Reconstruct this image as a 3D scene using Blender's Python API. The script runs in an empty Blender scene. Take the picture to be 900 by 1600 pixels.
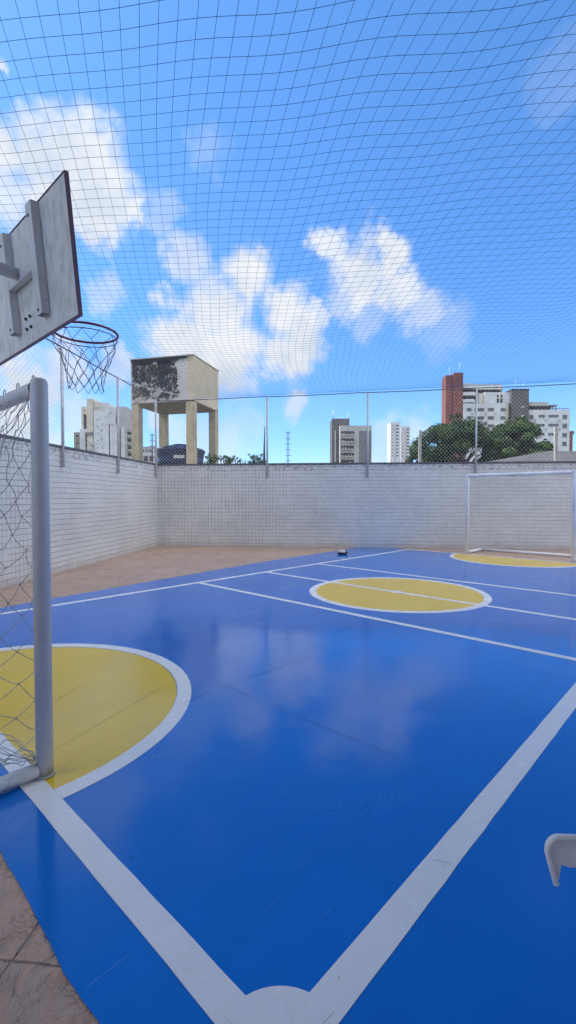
import bpy, math, random
from mathutils import Vector, Matrix
R = math.radians
random.seed(7)
scene = bpy.context.scene
col = scene.collection

# ------------------------------------------------------------------ helpers
def tag(o, label=None, cat=None, group=None, kind=None):
    if label: o['label'] = label
    if cat: o['category'] = cat
    if group: o['group'] = group
    if kind: o['kind'] = kind
    return o

def empty(name, loc=(0, 0, 0), rz=0.0):
    o = bpy.data.objects.new(name, None)
    o.empty_display_size = .2
    o.location = loc
    o.rotation_euler = (0, 0, rz)
    col.objects.link(o)
    return o

class MB:
    """collects shapes for ONE mesh object"""
    def __init__(s):
        s.v = []; s.f = []; s.m = []; s.sm = []
    def add(s, vs, fs, mi=0, smooth=False):
        b = len(s.v)
        s.v += [tuple(p) for p in vs]
        s.f += [tuple(i + b for i in f) for f in fs]
        s.m += [mi] * len(fs); s.sm += [smooth] * len(fs)
        return s
    def box(s, x0, x1, y0, y1, z0, z1, mi=0, M=None):
        vs = [(x0,y0,z0),(x1,y0,z0),(x1,y1,z0),(x0,y1,z0),(x0,y0,z1),(x1,y0,z1),(x1,y1,z1),(x0,y1,z1)]
        if M is not None: vs = [M @ Vector(p) for p in vs]
        return s.add(vs, [(0,3,2,1),(4,5,6,7),(0,1,5,4),(1,2,6,5),(2,3,7,6),(3,0,4,7)], mi)
    def prism(s, poly, z0, z1, mi=0):
        n = len(poly)
        vs = [(p[0], p[1], z0) for p in poly] + [(p[0], p[1], z1) for p in poly]
        fs = [tuple(range(n - 1, -1, -1)), tuple(range(n, 2 * n))]
        fs += [(i, (i + 1) % n, n + (i + 1) % n, n + i) for i in range(n)]
        return s.add(vs, fs, mi)
    def sheet(s, poly, z, mi=0, skirt=0):
        n = len(poly)
        if not skirt: return s.add([(p[0], p[1], z) for p in poly], [tuple(range(n))], mi)
        return s.add([(p[0], p[1], z) for p in poly] + [(p[0], p[1], z - skirt) for p in poly], [tuple(range(n))] + [(i, n + i, n + (i + 1) % n, (i + 1) % n) for i in range(n)], mi)
    def tube(s, pts, r, n=8, mi=0, cap=True, closed=False, r1=None):
        pts = [Vector(p) for p in pts]
        N = len(pts)
        vs = []
        up = None
        for i, p in enumerate(pts):
            if closed: d = pts[(i + 1) % N] - pts[i - 1]
            else: d = pts[min(i + 1, N - 1)] - pts[max(i - 1, 0)]
            if d.length < 1e-9: d = Vector((0, 0, 1))
            d.normalize()
            if up is None:
                up = Vector((0, 0, 1)) if abs(d.z) < .9 else Vector((1, 0, 0))
            a = (up - d * up.dot(d))
            if a.length < 1e-4: a = d.orthogonal()
            a.normalize(); b = d.cross(a); up = a
            rr = r if r1 is None else r + (r1 - r) * i / max(N - 1, 1)
            for k in range(n):
                t = 2 * math.pi * k / n
                vs.append(p + a * math.cos(t) * rr + b * math.sin(t) * rr)
        fs = []
        for i in range(N if closed else N - 1):
            j = (i + 1) % N
            for k in range(n):
                k2 = (k + 1) % n
                fs.append((i * n + k, i * n + k2, j * n + k2, j * n + k))
        s.add(vs, fs, mi, True)
        if cap and not closed:
            b = len(s.v) - len(vs)
            s.f.append(tuple(b + k for k in range(n - 1, -1, -1))); s.m.append(mi); s.sm.append(False)
            s.f.append(tuple(b + (N - 1) * n + k for k in range(n))); s.m.append(mi); s.sm.append(False)
        return s
    def lathe(s, prof, n=24, c=(0, 0, 0), mi=0):
        vs = []
        for r, z in prof:
            for k in range(n):
                t = 2 * math.pi * k / n
                vs.append((c[0] + r * math.cos(t), c[1] + r * math.sin(t), c[2] + z))
        fs = []
        for i in range(len(prof) - 1):
            for k in range(n):
                k2 = (k + 1) % n
                fs.append((i * n + k, i * n + k2, (i + 1) * n + k2, (i + 1) * n + k))
        fs.append(tuple(range(n - 1, -1, -1)))
        fs.append(tuple((len(prof) - 1) * n + k for k in range(n)))
        return s.add(vs, fs, mi, True)
    def build(s, name, mats, parent=None, bevel=0, seg=2):
        me = bpy.data.meshes.new(name)
        me.from_pydata(s.v, [], s.f)
        for m in (mats if isinstance(mats, (list, tuple)) else [mats]): me.materials.append(m)
        me.polygons.foreach_set('material_index', s.m)
        me.polygons.foreach_set('use_smooth', s.sm)
        me.update()
        o = bpy.data.objects.new(name, me)
        col.objects.link(o)
        if parent is not None: o.parent = parent
        if bevel:
            b = o.modifiers.new('bevel', 'BEVEL'); b.width = bevel; b.segments = seg; b.limit_method = 'ANGLE'; b.angle_limit = R(50)
        return o

# ------------------------------------------------------------------ materials
def newmat(name):
    m = bpy.data.materials.new(name); m.use_nodes = True
    nt = m.node_tree
    return m, nt, nt.nodes['Principled BSDF']

def mth(nt, op, a, b=None, c=None, clamp=False):
    n = nt.nodes.new('ShaderNodeMath'); n.operation = op; n.use_clamp = clamp
    for i, x in enumerate((a, b, c)):
        if x is None: continue
        if isinstance(x, (int, float)): n.inputs[i].default_value = x
        else: nt.links.new(x, n.inputs[i])
    return n.outputs[0]

def noise(nt, vec, scale, detail=4, rough=.55, dist=0):
    n = nt.nodes.new('ShaderNodeTexNoise')
    n.inputs['Scale'].default_value = scale; n.inputs['Detail'].default_value = detail
    n.inputs['Roughness'].default_value = rough; n.inputs['Distortion'].default_value = dist
    nt.links.new(vec, n.inputs['Vector'])
    return n.outputs['Fac']

def mapr(nt, v, a, b, c=0., d=1., smooth=True):
    n = nt.nodes.new('ShaderNodeMapRange')
    n.interpolation_type = 'SMOOTHSTEP' if smooth else 'LINEAR'
    nt.links.new(v, n.inputs['Value'])
    for k, x in zip(('From Min', 'From Max', 'To Min', 'To Max'), (a, b, c, d)): n.inputs[k].default_value = x
    return n.outputs['Result']

def mixc(nt, fac, a, b):
    n = nt.nodes.new('ShaderNodeMix'); n.data_type = 'RGBA'
    for x, s in ((fac, n.inputs[0]), (a, n.inputs[6]), (b, n.inputs[7])):
        if isinstance(x, (int, float)): s.default_value = x
        elif isinstance(x, (tuple, list)): s.default_value = (*x[:3], 1)
        else: nt.links.new(x, s)
    return n.outputs[2]

def coords(nt, which='Object'):
    return nt.nodes.new('ShaderNodeTexCoord').outputs[which]

def bump(nt, bs, h, strength=.3, dist=.01, prev=None, inp='Normal'):
    n = nt.nodes.new('ShaderNodeBump')
    n.inputs['Strength'].default_value = strength; n.inputs['Distance'].default_value = dist
    nt.links.new(h, n.inputs['Height'])
    if prev is not None: nt.links.new(prev, n.inputs['Normal'])
    if bs is not None: nt.links.new(n.outputs[0], bs.inputs[inp])
    return n.outputs[0]

def simple(name, c, rough=.5, metal=0., c2=None, scale=3., thr=(.4, .7), bmp=0, bscale=40, coat=0):
    m, nt, b = newmat(name)
    b.inputs['Roughness'].default_value = rough; b.inputs['Metallic'].default_value = metal
    b.inputs['Coat Weight'].default_value = coat
    co = coords(nt)
    if c2 is None: c2 = tuple(x * .82 for x in c)
    f = mapr(nt, noise(nt, co, scale, 6, .6), *thr)
    nt.links.new(mixc(nt, f, c, c2), b.inputs['Base Color'])
    if bmp: bump(nt, b, noise(nt, co, bscale, 4), bmp, .01)
    return m

def floor_paint(name, c, c2, rough=.06, scuff=(.5, .5, .5)):
    """glossy epoxy court paint, slightly uneven, with dust and pits"""
    m, nt, b = newmat(name)
    co = coords(nt)
    big = noise(nt, co, .9, 3, .5)
    f = mapr(nt, big, .35, .7)
    base = mixc(nt, f, c, c2)
    # fine speckle of chips
    sp = mapr(nt, noise(nt, co, 23, 2, .5), .735, .77)
    base = mixc(nt, mth(nt, 'MULTIPLY', sp, .55), base, tuple(x * .35 for x in c))
    # dusty scuffs in patches
    patch = mapr(nt, noise(nt, co, 1.3, 3, .6, .6), .56, .72)
    st = mapr(nt, noise(nt, co, 34, 6, .7, 1.5), .52, .68)
    sc = mth(nt, 'MULTIPLY', mth(nt, 'MULTIPLY', patch, st), .42)
    base = mixc(nt, sc, base, scuff)
    # thin drag marks and roller lanes
    mp = nt.nodes.new('ShaderNodeMapping'); mp.inputs['Scale'].default_value = (1.2, 26, 1); mp.inputs['Rotation'].default_value = (0, 0, .6)
    nt.links.new(co, mp.inputs['Vector'])
    dr = mth(nt, 'MULTIPLY', mapr(nt, noise(nt, mp.outputs[0], 1.6, 4, .6), .66, .72), mapr(nt, noise(nt, co, .8, 2), .5, .62))
    base = mixc(nt, mth(nt, 'MULTIPLY', dr, .22), base, scuff)
    mp2 = nt.nodes.new('ShaderNodeMapping'); mp2.inputs['Scale'].default_value = (.25, 4.2, 1); nt.links.new(co, mp2.inputs['Vector'])
    lane = noise(nt, mp2.outputs[0], 1, 2, .5)
    base = mixc(nt, mapr(nt, lane, .4, .6, 0, .10), base, tuple(x * .72 for x in c))
    nt.links.new(base, b.inputs['Base Color'])
    r = mth(nt, 'ADD', mapr(nt, noise(nt, co, 2.2, 5, .6), .3, .75, rough - .02, rough + .07), mth(nt, 'MULTIPLY', sc, .8))
    r = mth(nt, 'ADD', r, mapr(nt, lane, .4, .6, 0, .03))
    nt.links.new(r, b.inputs['Roughness'])
    b.inputs['IOR'].default_value = 1.47; b.inputs['Specular Tint'].default_value = (.55, .8, 1, 1)
    n1 = bump(nt, None, noise(nt, co, 1.6, 2, .4), .3, .015)
    n2 = bump(nt, None, noise(nt, co, 14, 3, .55), .12, .004, n1)
    n3 = bump(nt, b, noise(nt, co, 130, 3, .6), .06, .002, n2)
    return m

BLUE = (0, .150, .58)
M = {}
M['blue'] = floor_paint('court_blue', BLUE, (0, .168, .64))
M['yellow'] = floor_paint('court_yellow', (.80, .53, .02), (.84, .57, .03), .14, (.25, .2, .12))
M['line'] = floor_paint('line_white', (.80, .81, .82), (.84, .85, .85), .24, (.3, .3, .32))
M['seam'] = simple('seam', (.002, .05, .24), .4)
M['seam_y'] = simple('seam_yellow', (.45, .33, .06), .4)
def mat_steel():
    m, nt, b = newmat('white_enamel_steel'); co = coords(nt)
    c = mixc(nt, mapr(nt, noise(nt, co, 5, 5, .6), .4, .75), (.70, .72, .75), (.60, .62, .65))
    chip = mapr(nt, noise(nt, co, 26, 4, .65), .685, .70)
    c = mixc(nt, mth(nt, 'MULTIPLY', chip, .8), c, (.12, .07, .05))
    sx = nt.nodes.new('ShaderNodeSeparateXYZ'); nt.links.new(co, sx.inputs[0])
    rust = mapr(nt, mth(nt, 'SUBTRACT', sx.outputs[2], mth(nt, 'MULTIPLY', noise(nt, co, 14, 4), .16)), -.08, .005, .5, 0)
    c = mixc(nt, rust, c, (.16, .11, .08))
    nt.links.new(c, b.inputs['Base Color']); b.inputs['Roughness'].default_value = .34
    bump(nt, b, noise(nt, co, 45, 4), .08, .003)
    return m
M['white_steel'] = mat_steel()
M['grey_steel'] = simple('galvanised_grey', (.58, .60, .63), .45, .1, (.42, .44, .47), 14)
M['rail'] = simple('rail_dark', (.13, .15, .18), .5, .3, (.2, .2, .22), 20)
M['net_teal'] = simple('net_teal', (.012, .11, .25), .6, 0, (.01, .08, .19), 3)
M['net_grey'] = simple('net_grey', (.62, .64, .66), .6, 0, (.45, .48, .5), 3)
M['net_white'] = simple('net_white', (.5, .52, .55), .7, 0, (.3, .32, .36), 8)
M['net_hoop'] = simple('net_hoop', (.13, .14, .18), .7, 0, (.28, .28, .32), 9)
M['rim'] = simple('rim_red', (.26, .035, .035), .4, 0, (.16, .025, .03), 9)
M['hole'] = simple('bolt_black', (.008, .008, .01), .5)
M['plastic'] = simple('white_plastic', (.85, .86, .87), .4, 0, (.75, .76, .78), 12)

def mat_board():
    m, nt, b = newmat('painted_plywood'); co = coords(nt)
    mp = nt.nodes.new('ShaderNodeMapping'); mp.inputs['Scale'].default_value = (30, 6, 1.4)
    nt.links.new(co, mp.inputs['Vector'])
    g = noise(nt, mp.outputs[0], 3, 6, .65)
    f = mapr(nt, g, .42, .72)
    big = mapr(nt, noise(nt, co, 4, 4, .6), .35, .7)
    nt.links.new(mixc(nt, mth(nt, 'MULTIPLY', f, .8), mixc(nt, big, (.82, .83, .83), (.70, .70, .69)), (.50, .48, .45)), b.inputs['Base Color'])
    b.inputs['Roughness'].default_value = .38
    bump(nt, b, g, .35, .006)
    return m
M['board'] = mat_board()
M['board_edge'] = simple('board_edge_purple', (.19, .12, .19), .5)

def mat_tiles(name, fade0, fade1, f0, f1):
    """small 10 cm square tiles under white paint; joints come and go; local X runs along the wall"""
    m, nt, b = newmat(name); co = coords(nt)
    sx = nt.nodes.new('ShaderNodeSeparateXYZ'); nt.links.new(co, sx.inputs[0])
    X, Z = sx.outputs['X'], sx.outputs['Z']
    wob = mth(nt, 'MULTIPLY', mth(nt, 'SUBTRACT', noise(nt, co, 1.1, 2), .5), .03)
    def joint(v, w):
        fr = mth(nt, 'FRACT', mth(nt, 'DIVIDE', mth(nt, 'ADD', v, wob), .0985))
        d = mth(nt, 'ABSOLUTE', mth(nt, 'SUBTRACT', fr, .5))
        return mapr(nt, d, .5 - w, .5 - w * .35)
    jh = joint(Z, .085); jv = joint(X, .085)
    # per-course strength
    cell = nt.nodes.new('ShaderNodeCombineXYZ')
    nt.links.new(mth(nt, 'MULTIPLY', X, .7), cell.inputs[0]); nt.links.new(mth(nt, 'FLOOR', mth(nt, 'DIVIDE', Z, .0985)), cell.inputs[2])
    sh = mapr(nt, noise(nt, cell.outputs[0], 1.7, 3, .6), .33, .58, .12, 1)
    cell2 = nt.nodes.new('ShaderNodeCombineXYZ')
    nt.links.new(mth(nt, 'FLOOR', mth(nt, 'DIVIDE', X, .0985)), cell2.inputs[0]); nt.links.new(mth(nt, 'MULTIPLY', Z, 1.6), cell2.inputs[2])
    sv = mapr(nt, noise(nt, cell2.outputs[0], 1.3, 3, .6), .38, .6, .1, 1.)
    fade = mapr(nt, X, fade0, fade1, f0, f1)      # the paint is thicker further along the wall
    sv = mth(nt, 'MULTIPLY', sv, fade)
    j = mth(nt, 'MAXIMUM', mth(nt, 'MULTIPLY', jh, sh), mth(nt, 'MULTIPLY', jv, sv))
    base = mixc(nt, mapr(nt, noise(nt, co, .7, 5, .6), .35, .7), (.68, .68, .675), (.59, .59, .585))
    base = mixc(nt, mapr(nt, noise(nt, co, 9, 5, .6), .6, .78, 0, .3), base, (.38, .36, .34))
    base = mixc(nt, mth(nt, 'MULTIPLY', j, .8), base, (.13, .125, .13))
    wn = nt.nodes.new('ShaderNodeTexWhiteNoise'); cv = nt.nodes.new('ShaderNodeCombineXYZ')
    nt.links.new(mth(nt, 'FLOOR', mth(nt, 'DIVIDE', X, .0985)), cv.inputs[0]); nt.links.new(mth(nt, 'FLOOR', mth(nt, 'DIVIDE', Z, .0985)), cv.inputs[2])
    nt.links.new(cv.outputs[0], wn.inputs['Vector'])
    base = mixc(nt, mapr(nt, wn.outputs['Value'], 0, 1, 0, .22, False), base, (.42, .42, .43))
    base = mixc(nt, mapr(nt, noise(nt, co, 2.4, 3, .5), .66, .74, 0, .28), base, (.36, .34, .33))
    mpz = nt.nodes.new('ShaderNodeMapping'); mpz.inputs['Scale'].default_value = (5, 5, .35); nt.links.new(co, mpz.inputs['Vector'])
    base = mixc(nt, mapr(nt, noise(nt, mpz.outputs[0], 2, 5, .65), .56, .74, 0, .32), base, (.40, .37, .34))
    # rough top band with chipped brown marks
    band = mapr(nt, Z, 2.13, 2.17)
    chips = mapr(nt, noise(nt, co, 16, 5, .7, 1.2), .52, .6)
    base = mixc(nt, mth(nt, 'MULTIPLY', mth(nt, 'MULTIPLY', band, chips), .75), base, (.14, .13, .15))
    # splash dirt low down
    low = mapr(nt, mth(nt, 'ADD', Z, mth(nt, 'MULTIPLY', noise(nt, co, 3, 4), .25)), .08, .36, .5, 0)
    base = mixc(nt, low, base, (.38, .30, .25))
    nt.links.new(base, b.inputs['Base Color'])
    b.inputs['Roughness'].default_value = .5
    n1 = bump(nt, None, mth(nt, 'SUBTRACT', 1., j), .6, .006)
    bump(nt, b, noise(nt, co, 30, 4, .6), .25, .004, n1)
    return m
M['tiles'] = mat_tiles('wall_tiles_back', 3.2, 4.6, 1., .25)
M['tiles_l'] = mat_tiles('wall_tiles_left', 5.4, 6.2, .15, 1.)
M['coping'] = simple('coping_dark', (.10, .10, .12), .7, 0, (.16, .16, .17), 8, bmp=.3)

def mat_paving():
    """stamped stone-look concrete, terracotta beige, large square slabs aligned with the wall"""
    m, nt, b = newmat('stamped_paving'); co = coords(nt)
    sx = nt.nodes.new('ShaderNodeSeparateXYZ'); nt.links.new(co, sx.inputs[0])
    wob = mth(nt, 'MULTIPLY', mth(nt, 'SUBTRACT', noise(nt, co, 7, 3), .5), .016)
    def joint(v):
        fr = mth(nt, 'FRACT', mth(nt, 'DIVIDE', mth(nt, 'ADD', v, wob), .5))
        d = mth(nt, 'ABSOLUTE', mth(nt, 'SUBTRACT', fr, .5))
        return mapr(nt, d, .489, .497)
    j = mth(nt, 'MAXIMUM', joint(sx.outputs['X']), joint(sx.outputs['Y']))
    n1 = noise(nt, co, 5.5, 5, .55, 1.2)
    ridg = mth(nt, 'ABSOLUTE', mth(nt, 'SUBTRACT', n1, .5))
    rd = mapr(nt, ridg, 0, .045, 0, 1)
    base = mixc(nt, mapr(nt, noise(nt, co, 1.1, 5, .6), .3, .7), (.56, .385, .29), (.46, .315, .24))
    base = mixc(nt, mapr(nt, noise(nt, co, 8, 6, .7, .6), .46, .66, 0, .6), base, (.37, .26, .205))
    base = mixc(nt, mth(nt, 'MULTIPLY', j, .7), base, (.12, .085, .07))
    nt.links.new(base, b.inputs['Base Color'])
    nt.links.new(mapr(nt, n1, .3, .7, .42, .62), b.inputs['Roughness'])
    a = bump(nt, None, rd, .42, .02)
    a = bump(nt, None, noise(nt, co, 3.2, 5, .6, .8), 1., .085, a)
    bump(nt, b, mth(nt, 'SUBTRACT', 1., j), .6, .006, a)
    return m
M['paving'] = mat_paving()
M['ground'] = simple('ground_dry', (.16, .14, .10), .9, 0, (.09, .12, .06), .15)

def mat_tank():
    """cement render with black mould and peeling white paint; local X along the stained face"""
    m, nt, b = newmat('mouldy_render'); co = coords(nt)
    sx = nt.nodes.new('ShaderNodeSeparateXYZ'); nt.links.new(co, sx.inputs[0])
    X, Y, Z = sx.outputs
    n1 = noise(nt, co, 2.2, 6, .65); n2 = noise(nt, co, 6, 6, .7, .8)
    face = mapr(nt, Y, .02, .06, 1, 0)
    edge = mth(nt, 'ADD', mth(nt, 'ADD', X, mth(nt, 'MULTIPLY', mth(nt, 'SUBTRACT', n2, .5), .8)), mth(nt, 'MULTIPLY', mth(nt, 'SUBTRACT', n1, .5), 1.3))
    region = mth(nt, 'MULTIPLY', mapr(nt, edge, 2.42, 2.56, 1, 0), mapr(nt, mth(nt, 'ADD', X, mth(nt, 'MULTIPLY', n2, .3)), .16, .26))
    zz = mth(nt, 'ADD', Z, mth(nt, 'ADD', mth(nt, 'MULTIPLY', mth(nt, 'SUBTRACT', n2, .5), .8), mth(nt, 'MULTIPLY', mth(nt, 'SUBTRACT', n1, .5), .8)))
    region = mth(nt, 'MULTIPLY', region, mapr(nt, zz, .02, .2))
    stain = mixc(nt, mapr(nt, n2, .44, .58), (.016, .014, .014), (.07, .052, .045))
    stain = mixc(nt, mapr(nt, mth(nt, 'SUBTRACT', noise(nt, co, 3.1, 8, .78, .7), mth(nt, 'MULTIPLY', Z, .035)), .49, .53), stain, (.40, .38, .38))
    hole = mth(nt, 'MULTIPLY', mapr(nt, mth(nt, 'ABSOLUTE', mth(nt, 'SUBTRACT', edge, 1.75)), .22, .42, 1, 0), mapr(nt, zz, .75, .95))
    stain = mixc(nt, mth(nt, 'MULTIPLY', hole, .9), stain, (.012, .01, .01))
    paint = mixc(nt, mapr(nt, noise(nt, co, 10, 5, .7), .6, .66), (.50, .50, .50), (.10, .09, .08))
    beige = mixc(nt, mapr(nt, n1, .3, .7), (.58, .50, .38), (.50, .43, .32))
    pzone = mapr(nt, X, 3.05, 3.12, 1, 0)
    c = mixc(nt, pzone, beige, paint)
    c = mixc(nt, region, c, stain)
    # dark drip line under the top edge
    top = mth(nt, 'MULTIPLY', mapr(nt, mth(nt, 'ADD', Z, mth(nt, 'MULTIPLY', n2, .25)), 2.02, 2.16), mapr(nt, X, 2.9, 3.2, 1, .15))
    c = mixc(nt, top, c, (.05, .045, .04))
    c = mixc(nt, face, beige, c)
    nt.links.new(c, b.inputs['Base Color']); b.inputs['Roughness'].default_value = .85
    bump(nt, b, n2, .7, .05)
    return m
M['tank'] = mat_tank()
M['column'] = simple('ochre_render', (.42, .365, .26), .85, 0, (.28, .245, .18), 2.5, (.35, .75), .4, 8)
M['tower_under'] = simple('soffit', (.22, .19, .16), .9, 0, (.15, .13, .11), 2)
M['tank_blue'] = simple('tank_blue', (.010, .022, .09), .35, 0, (.014, .03, .11), 4)
M['paper'] = simple('sticker', (.6, .63, .66), .6)

def facade(name, c, c2=None, rough=.7):
    return simple(name, c, rough, 0, c2 or tuple(x * .78 for x in c), .35, (.35, .7))
M['f_white'] = facade('facade_white', (.60, .61, .63))
M['f_cream_lit'] = facade('facade_cream_lit', (.58, .53, .44))  # own cream, also the sunlit tone painted on faces of white blocks
M['f_grey'] = facade('facade_grey', (.42, .42, .41))
M['f_mid'] = facade('facade_midgrey', (.17, .17, .18))
M['f_dark'] = facade('facade_dark', (.10, .095, .10))
M['f_red'] = facade('facade_red', (.20, .065, .05))
M['f_beige'] = facade('facade_beige', (.62, .59, .54))
M['white_goal'] = simple('white_goal', (.88, .89, .90), .3)
M['f_brown'] = facade('facade_brown', (.24, .19, .16))
M['glass'] = simple('window_dark', (.03, .035, .05), .12)
M['glass2'] = simple('window_blue', (.05, .07, .12), .15)
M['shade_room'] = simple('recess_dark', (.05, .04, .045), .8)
M['roof'] = simple('fibre_cement', (.075, .077, .085), .9, 0, (.05, .05, .058), 1.5, bmp=.3, bscale=9)
M['concrete'] = simple('concrete', (.36, .35, .33), .85, 0, (.27, .26, .25), 5, bmp=.3)
M['bark'] = simple('bark', (.09, .065, .045), .9, 0, (.05, .04, .03), 6, bmp=.6, bscale=12)
M['spear'] = simple('spear_dark', (.03, .03, .05), .7)

def mat_leaf(name, a, b_):
    m, nt, b = newmat(name)
    oi = nt.nodes.new('ShaderNodeNewGeometry').outputs['Random Per Island']
    co = coords(nt)
    f = mth(nt, 'ADD', mth(nt, 'MULTIPLY', oi, .5), mapr(nt, noise(nt, co, .7, 2), .35, .65, 0, .5))
    nt.links.new(mixc(nt, f, a, b_), b.inputs['Base Color'])
    b.inputs['Roughness'].default_value = .9
    b.inputs['Specular IOR Level'].default_value = .2
    b.inputs['Transmission Weight'].default_value = 0
    return m
M['leaf'] = mat_leaf('leaf_dark', (.010, .030, .010), (.042, .075, .022))
M['leaf2'] = mat_leaf('leaf_mid', (.015, .040, .012), (.060, .10, .028))
SKY_SAT, SKY_VAL, SKY_HUE, SKY_STR, EXPO = 1.22, 1.06, .5, .12, 1.22
HZ_TINT = (.42, .59, .87); ZN_TINT = (.86, .94, 1)
CLOUD_A, CLOUD_B = (3.3, 3.42, 3.58), (2.5, 2.8, 3.25)
BACK_Y, CANOPY = -4.0, 3.0  # pavilion face and roof edge, unseen, placed to darken the near court
LB_Y, LB_H = 8.5, 8
NCL = 60; EXTRA = (7.2, 7.2, 7.3)  # number and brightness of the unseen clouds added for ambient light
# ------------------------------------------------------------------ frames
EYE = 1.39
CA = R(43.2)                                   # court: u runs along the side lines, v along the goal lines
UX, UY, VX, VY = math.sin(CA), math.cos(CA), -math.cos(CA), math.sin(CA)
COURT_RZ = math.atan2(UY, UX)                  # local x = u, local y = v
def uv(u, v): return (u * UX + v * VX, u * UY + v * VY)
WA = R(5.6)
CORNER = (-3.76, 13.75)
def ws(s, t, z=0.):                            # s along the back wall from the corner, t towards the viewer along the left wall
    return (CORNER[0] + s * math.cos(WA) - t * math.sin(WA), CORNER[1] - s * math.sin(WA) - t * math.cos(WA), z)

# ------------------------------------------------------------------ ground, paving, court
g = MB().sheet([(-900, -900), (900, -900), (900, 1500), (-900, 1500)], -.05).build('ground', M['ground']); tag(g, kind='structure')
# paving: local frame turned with the walls, origin on a joint crossing
pv = MB().box(-4.6, 16, -9, 12.65, -.045, 0)
o = pv.build('pavement', M['paving']); o.location = (-.829, 1.383, 0); o.rotation_euler = (0, 0, -WA); tag(o, kind='structure')

court = MB()
rnd = random.Random(3)
edge = []
pts = [(.54, -2.2), (.54, 1.2), (.53, 1.4), (.55, 1.75), (.555, 2.1), (.56, 4), (.56, 6.5), (2.45, 6.8), (4.21, 7.04), (6.87, 7.39), (10.43, 7.62), (11.62, 7.72)]
for (a, b), (c, d) in zip(pts, pts[1:]):
    n = max(2, int(math.hypot(c - a, d - b) / .09))
    for k in range(n):
        t = k / n
        edge.append((a + (c - a) * t + rnd.uniform(-.004, .004), b + (d - b) * t + rnd.uniform(-.004, .004)))
edge += [(11.62, 7.72), (11.55, 6.4), (11.55, -2.2)]
court.sheet(edge[::-1], 0, 0, .0049)
co_ = court.build('court', M['blue']); co_.rotation_euler = (0, 0, COURT_RZ); co_.location = (0, 0, .005); tag(co_, kind='structure')

def arc(cu, cv, r, a0, a1, n=96): return [(cu + r * math.cos(R(a0 + (a1 - a0) * i / n)), cv + r * math.sin(R(a0 + (a1 - a0) * i / n))) for i in range(n + 1)]
Y = MB()
Y.sheet(arc(6.15, 3.58, 1.19, 0, 360)[:-1], 0, 0, .0028)
Y.sheet(arc(.845, 3.6, 1.28, -90, 90), 0, 0, .0028)
Y.sheet(arc(11.455, 3.6, 1.36, 90, 270), 0, 0, .0028)
y_ = Y.build('court_circles', M['yellow']); y_.rotation_euler = (0, 0, COURT_RZ); y_.location = (0, 0, .0065); tag(y_, kind='structure')
W = MB()
def ring(cu, cv, r0, r1, a0, a1, z=0, n=96):
    A, B = arc(cu, cv, r0, a0, a1, n), arc(cu, cv, r1, a0, a1, n)
    N = n + 1
    W.add([(p[0], p[1], z) for p in A + B] + [(p[0], p[1], z - .005) for p in A + B],
          [(i, i + 1, N + 1 + i, N + i)[::-1] for i in range(n)] + [(i, i + 1, 2 * N + i + 1, 2 * N + i) for i in range(n)] + [(N + i, N + i + 1, 3 * N + i + 1, 3 * N + i)[::-1] for i in range(n)])
def strip(u0, u1, v0, v1, z=0): 
    q = []
    P = [(u0, v0), (u1, v0), (u1, v1), (u0, v1)]
    for (a, b_), (c, d) in zip(P, P[1:] + P[:1]):
        L = math.hypot(c - a, d - b_); n = max(1, int(L / .12))
        for k in range(n):
            t = k / n; j = rnd.uniform(-.0016, .0016) if 0 < k < n and L > .5 else 0
            q.append((a + (c - a) * t + j * (d - b_) / L, b_ + (d - b_) * t + j * (c - a) / L))
    W.sheet(q, z, 0, .004)
strip(.75, 11.54, .73, .835)                    # near side line
strip(.75, 11.54, 6.31, 6.39)                   # far side line
strip(.75, .85, .835, 6.31); strip(11.46, 11.54, .835, 6.31)
for u in (4.62, 7.66): strip(u - .04, u + .04, .835, 6.31)
strip(6.11, 6.19, .835, 6.31)
ring(6.15, 3.58, 1.185, 1.285, 0, 360, .0012)
ring(.85, 3.6, 1.28, 1.378, -90, 90, .0012)
ring(11.46, 3.6, 1.36, 1.44, 90, 270, .0012)
W.sheet(arc(6.15, 3.58, .085, 0, 360, 28)[:-1], .002, 0, .004)
W.sheet([(.80, .78)] + arc(.80, .78, .185, -8, 98, 24), .002, 0, .004)
w_ = W.build('court_lines', M['line']); w_.rotation_euler = (0, 0, COURT_RZ); w_.location = (0, 0, .008); tag(w_, kind='structure')
S = MB()
def crack(p, q, w=.004, mi=0, n=14):
    d = Vector((q[0] - p[0], q[1] - p[1])); nn = Vector((-d.y, d.x)).normalized()
    a = []; b = []
    for i in range(n + 1):
        t = i / n; ww = .7 * w * rnd.uniform(.45, 1.1) * (math.sin(math.pi * (t * .9 + .05))) ** .4; off = rnd.uniform(-.002, .002)
        c = Vector(p) + d * t + nn * off
        a.append((*(c + nn * ww / 2), 0)); b.append((*(c - nn * ww / 2), 0))
    S.add(a + b, [(i + n + 1, i + n + 2, i + 1, i) for i in range(n)], mi)
crack((1.80, 2.68), (2.12, 2.70), .005); crack((2.14, 2.70), (3.2, 2.66), .0055, n=30)
crack((2.20, 2.76), (2.21, 2.36), .0055); crack((2.20, 2.19), (2.22, 1.27), .006, n=30)
crack((3.05, 3.95), (3.75, 3.93), .005, n=20)
crack((.93, 2.66), (1.86, 3.02), .005, 1, n=30); crack((1.0, 3.2), (1.5, 3.5), .006, 1)
crack((1.70, .745), (1.66, .825), .003, 0)
s_ = S.build('court_seams', [M['seam'], M['seam_y']]); s_.rotation_euler = (0, 0, COURT_RZ); s_.location = (0, 0, .0112); tag(s_, kind='structure')

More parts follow.
